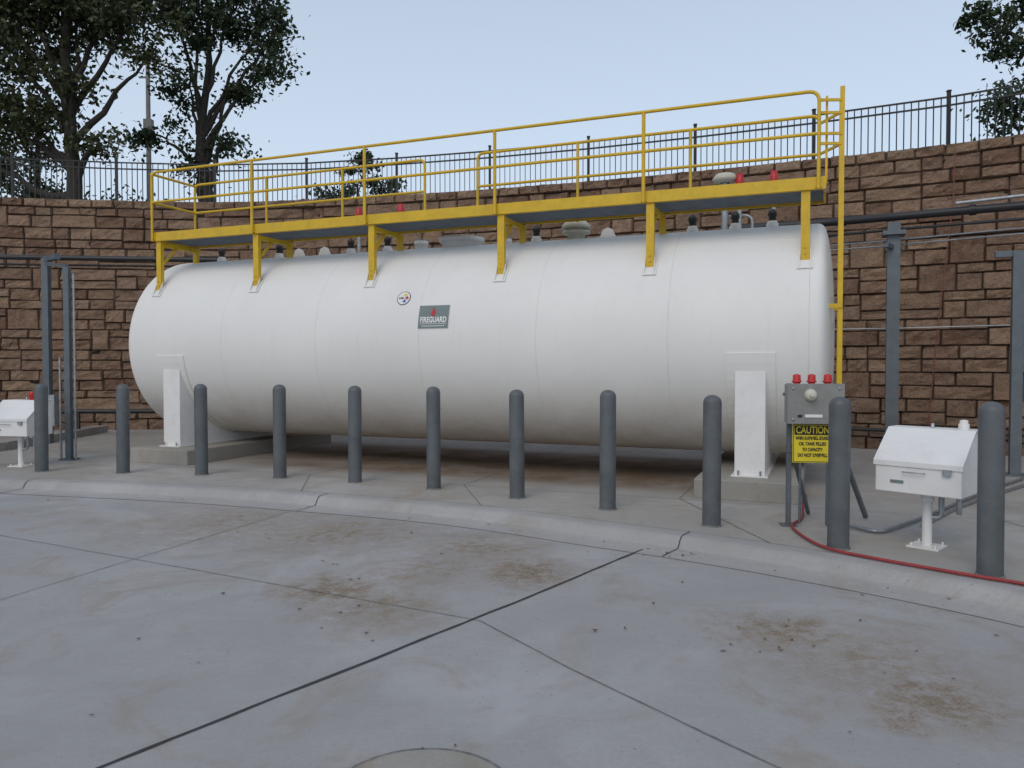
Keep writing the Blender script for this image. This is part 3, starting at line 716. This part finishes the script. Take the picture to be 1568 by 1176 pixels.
tree('oak_tree',(-13.6,24,G),[(-13.6,24,G),(-13.55,24,7),(-13.65,24,8.6),(-13.8,24,10.5),(-13.6,24,13),(-13.5,24,15.5)],
 [(-15.5,24,11.2,1.9,1.8,1.7,1.1),(-13.5,24,12.3,1.9,1.8,1.3,1.2),(-11.6,23.8,12.2,1.5,1.4,1.1,1.1),(-12.3,24.5,13.6,2.2,2,.9,1.2),(-15.,24,9.1,1.5,1.5,.8,1.2),(-16.2,23.5,13,2,2,1.5,1.2),(-16.6,24,9.6,1.0,1.4,1.2,1.2),(-12.7,23.7,8.4,.8,.9,.5,1),(-11.3,24,10.8,.8,.9,.5,.8),(-14.2,25,15.5,3.4,2.5,1.4,.8),(-16.4,23.8,7.7,.9,1,.6,1.2),(-13.2,23.6,10.3,.9,.9,.5,1),(-14.6,24,12.8,1.4,1.4,.9,1.1)],M_leafA,9.5,110,.095,.27,.33)
tree('oak_tree',(-10.3,26,G),[(-10.3,26,G),(-10.25,26,7.2),(-10.45,26,9.0),(-10.2,26,11),(-10.1,26,13.5)],
 [(-10.4,26,12.9,1.5,1.5,1.0,1.1),(-8.6,26,12.3,.95,1.2,1.0,1.3),(-9.3,26,13.7,1.5,1.4,.8,1.2),(-10.9,26,10.6,.8,1,.8,.9),(-9.4,26,10.9,.75,.9,.45,1),(-11.4,26,13.7,1.2,1.2,1,1.2),(-11.8,26.4,9.2,.8,.8,.7,.9),(-10.6,26,8.2,.6,.7,.5,.7),(-8.2,26,11.3,.6,.7,.4,.9),(-9.5,26.2,15.2,2.,1.6,.8,.8),(-9.6,26,9.0,.4,.5,.4,.5),(-7.9,26,12.6,.4,.6,.6,1.5)],M_leafB,10.5,110,.095,.24,.3)
tree('maple_tree',(-18.5,30,G),[(-18.5,30,G),(-18.4,30,8),(-18.3,30,11)],[(-18.5,30,9.5,2.2,2,1.6,1),(-17,30,7.8,1.6,1.6,.9,1),(-20,30,8.5,2,2,1.5,1)],M_leafB,5,90,.1,.2,.35)
tree('maple_tree',(-8.2,40,G),[(-8.2,40,G),(-8.2,40,8.5),(-8,40,10.8)],[(-7.8,40,11.3,1.0,1.3,.8,1.2),(-9.3,40,10.3,1.1,1,.5,1.2),(-6.4,40,10.6,1.3,1,.6,1.2),(-8.,40,9.8,2.4,1.4,.5,1.1),(-7.5,40,12.0,.5,.6,.35,1.2)],M_leafB,9,80,.11,.14,.25)
tree('oak_tree',(16.6,21.5,G),[(16.6,21.5,G),(16.5,21.5,8),(16.2,21.5,11),(15.8,21.5,13.5)],
 [(13.8,21.5,10.6,.85,1.1,.75,1.5),(14.3,21.5,11.7,.9,1,.55,1.4),(15.2,21.5,12.6,1.3,1.3,.8,1),(13.7,21.5,8.6,.6,.8,.4,1.5),(14.6,21.5,8.3,1.0,1,.6,1.3),(15.4,21.5,10.,1.1,1.2,1.0,1),(17.2,21.5,12,1.8,1.6,2,.8),(12.9,21.5,11.1,.3,.4,.2,2.5)],M_leafB,12,90,.085,.2,.22)
def shrubs():
    pts=[(x,random.uniform(29,33)) for x in np.arange(-27,-9.6,1.1)]
    C=[(x+random.gauss(0,.4),y+random.gauss(0,.8),G+abs(random.gauss(.9,.8))) for x,y in pts for _ in range(9)]
    Cn=np.array(C); k=90; P=np.repeat(Cn,k,0)+rng.normal(size=(len(C)*k,3))*np.array([.5,.5,.32]); M=len(P)
    a=rng.normal(size=(M,3)); a/=np.linalg.norm(a,axis=1)[:,None]; b=np.cross(a,rng.normal(size=(M,3))); b/=np.linalg.norm(b,axis=1)[:,None]
    s=.11; vs=np.stack([P+a*s,P+b*s*.5,P-a*s,P-b*s*.5],1).reshape(-1,3)
    me=bpy.data.meshes.new('shrubs'); me.from_pydata([tuple(q) for q in vs],[],[(4*i,4*i+1,4*i+2,4*i+3) for i in range(M)]); me.materials.append(M_leafB)
    scene.collection.objects.link(bpy.data.objects.new('distant_shrubs',me))
shrubs()
M_pole=simple('weathered_pole',(.20,.19,.18),.8,var=.2)
mb=MB(); mb.sweep([(-16.4,35,G),(-16.4,35,15)],[.13,.09],12); mb.box((-16.3,34.8,12.2),(.35,.3,.5)); mb.beam((-16.8,35,14.4),(-16.,35,14.4),.07,.07)
mb.build('utility_pole',[M_pole],loc=(-16.4,35,G))
# ------------------------------------------------------------ world / light / camera
w=bpy.data.worlds.new('World'); scene.world=w; w.use_nodes=True; nt=w.node_tree
sk=nt.nodes.new('ShaderNodeTexSky'); sk.sky_type='NISHITA'; sk.sun_disc=False
EL,RO=math.radians(42),math.radians(205)
sk.sun_elevation=EL; sk.sun_rotation=RO; sk.air_density=1.0; sk.dust_density=1.5; sk.ozone_density=1.5
# evening haze veil: dense near the horizon, thinner overhead
tc=nt.nodes.new('ShaderNodeTexCoord'); sx=nt.nodes.new('ShaderNodeSeparateXYZ'); nt.links.new(tc.outputs['Generated'],sx.inputs[0])
mr=nt.nodes.new('ShaderNodeMapRange'); nt.links.new(sx.outputs[2],mr.inputs[0])
for i,q in enumerate((.08,.65,.90,.45)): mr.inputs[i+1].default_value=q
mx=nt.nodes.new('ShaderNodeMix'); mx.data_type='RGBA'; nt.links.new(mr.outputs[0],mx.inputs[0])
nt.links.new(sk.outputs[0],mx.inputs[6]); mx.inputs[7].default_value=(5.8,6.75,7.9,1)
bg=nt.nodes['Background']; bg.inputs[1].default_value=.122; nt.links.new(mx.outputs[2],bg.inputs[0])
sl=bpy.data.lights.new('sun','SUN'); sl.energy=.72; sl.angle=math.radians(35); sl.color=(1,.88,.72)
so=bpy.data.objects.new('sun',sl); scene.collection.objects.link(so)
d=V((math.sin(RO)*math.cos(EL),math.cos(RO)*math.cos(EL),math.sin(EL)))
so.rotation_euler=d.to_track_quat('Z','Y').to_euler(); so.location=d*40
cam=bpy.data.cameras.new('camera'); co=bpy.data.objects.new('camera',cam); scene.collection.objects.link(co)
cam.sensor_width=36; cam.lens=27.05; cam.clip_end=2000; cam.clip_start=.05
co.location=(0,0,1.5); co.rotation_euler=(math.radians(90-1.5),0,0); scene.camera=co
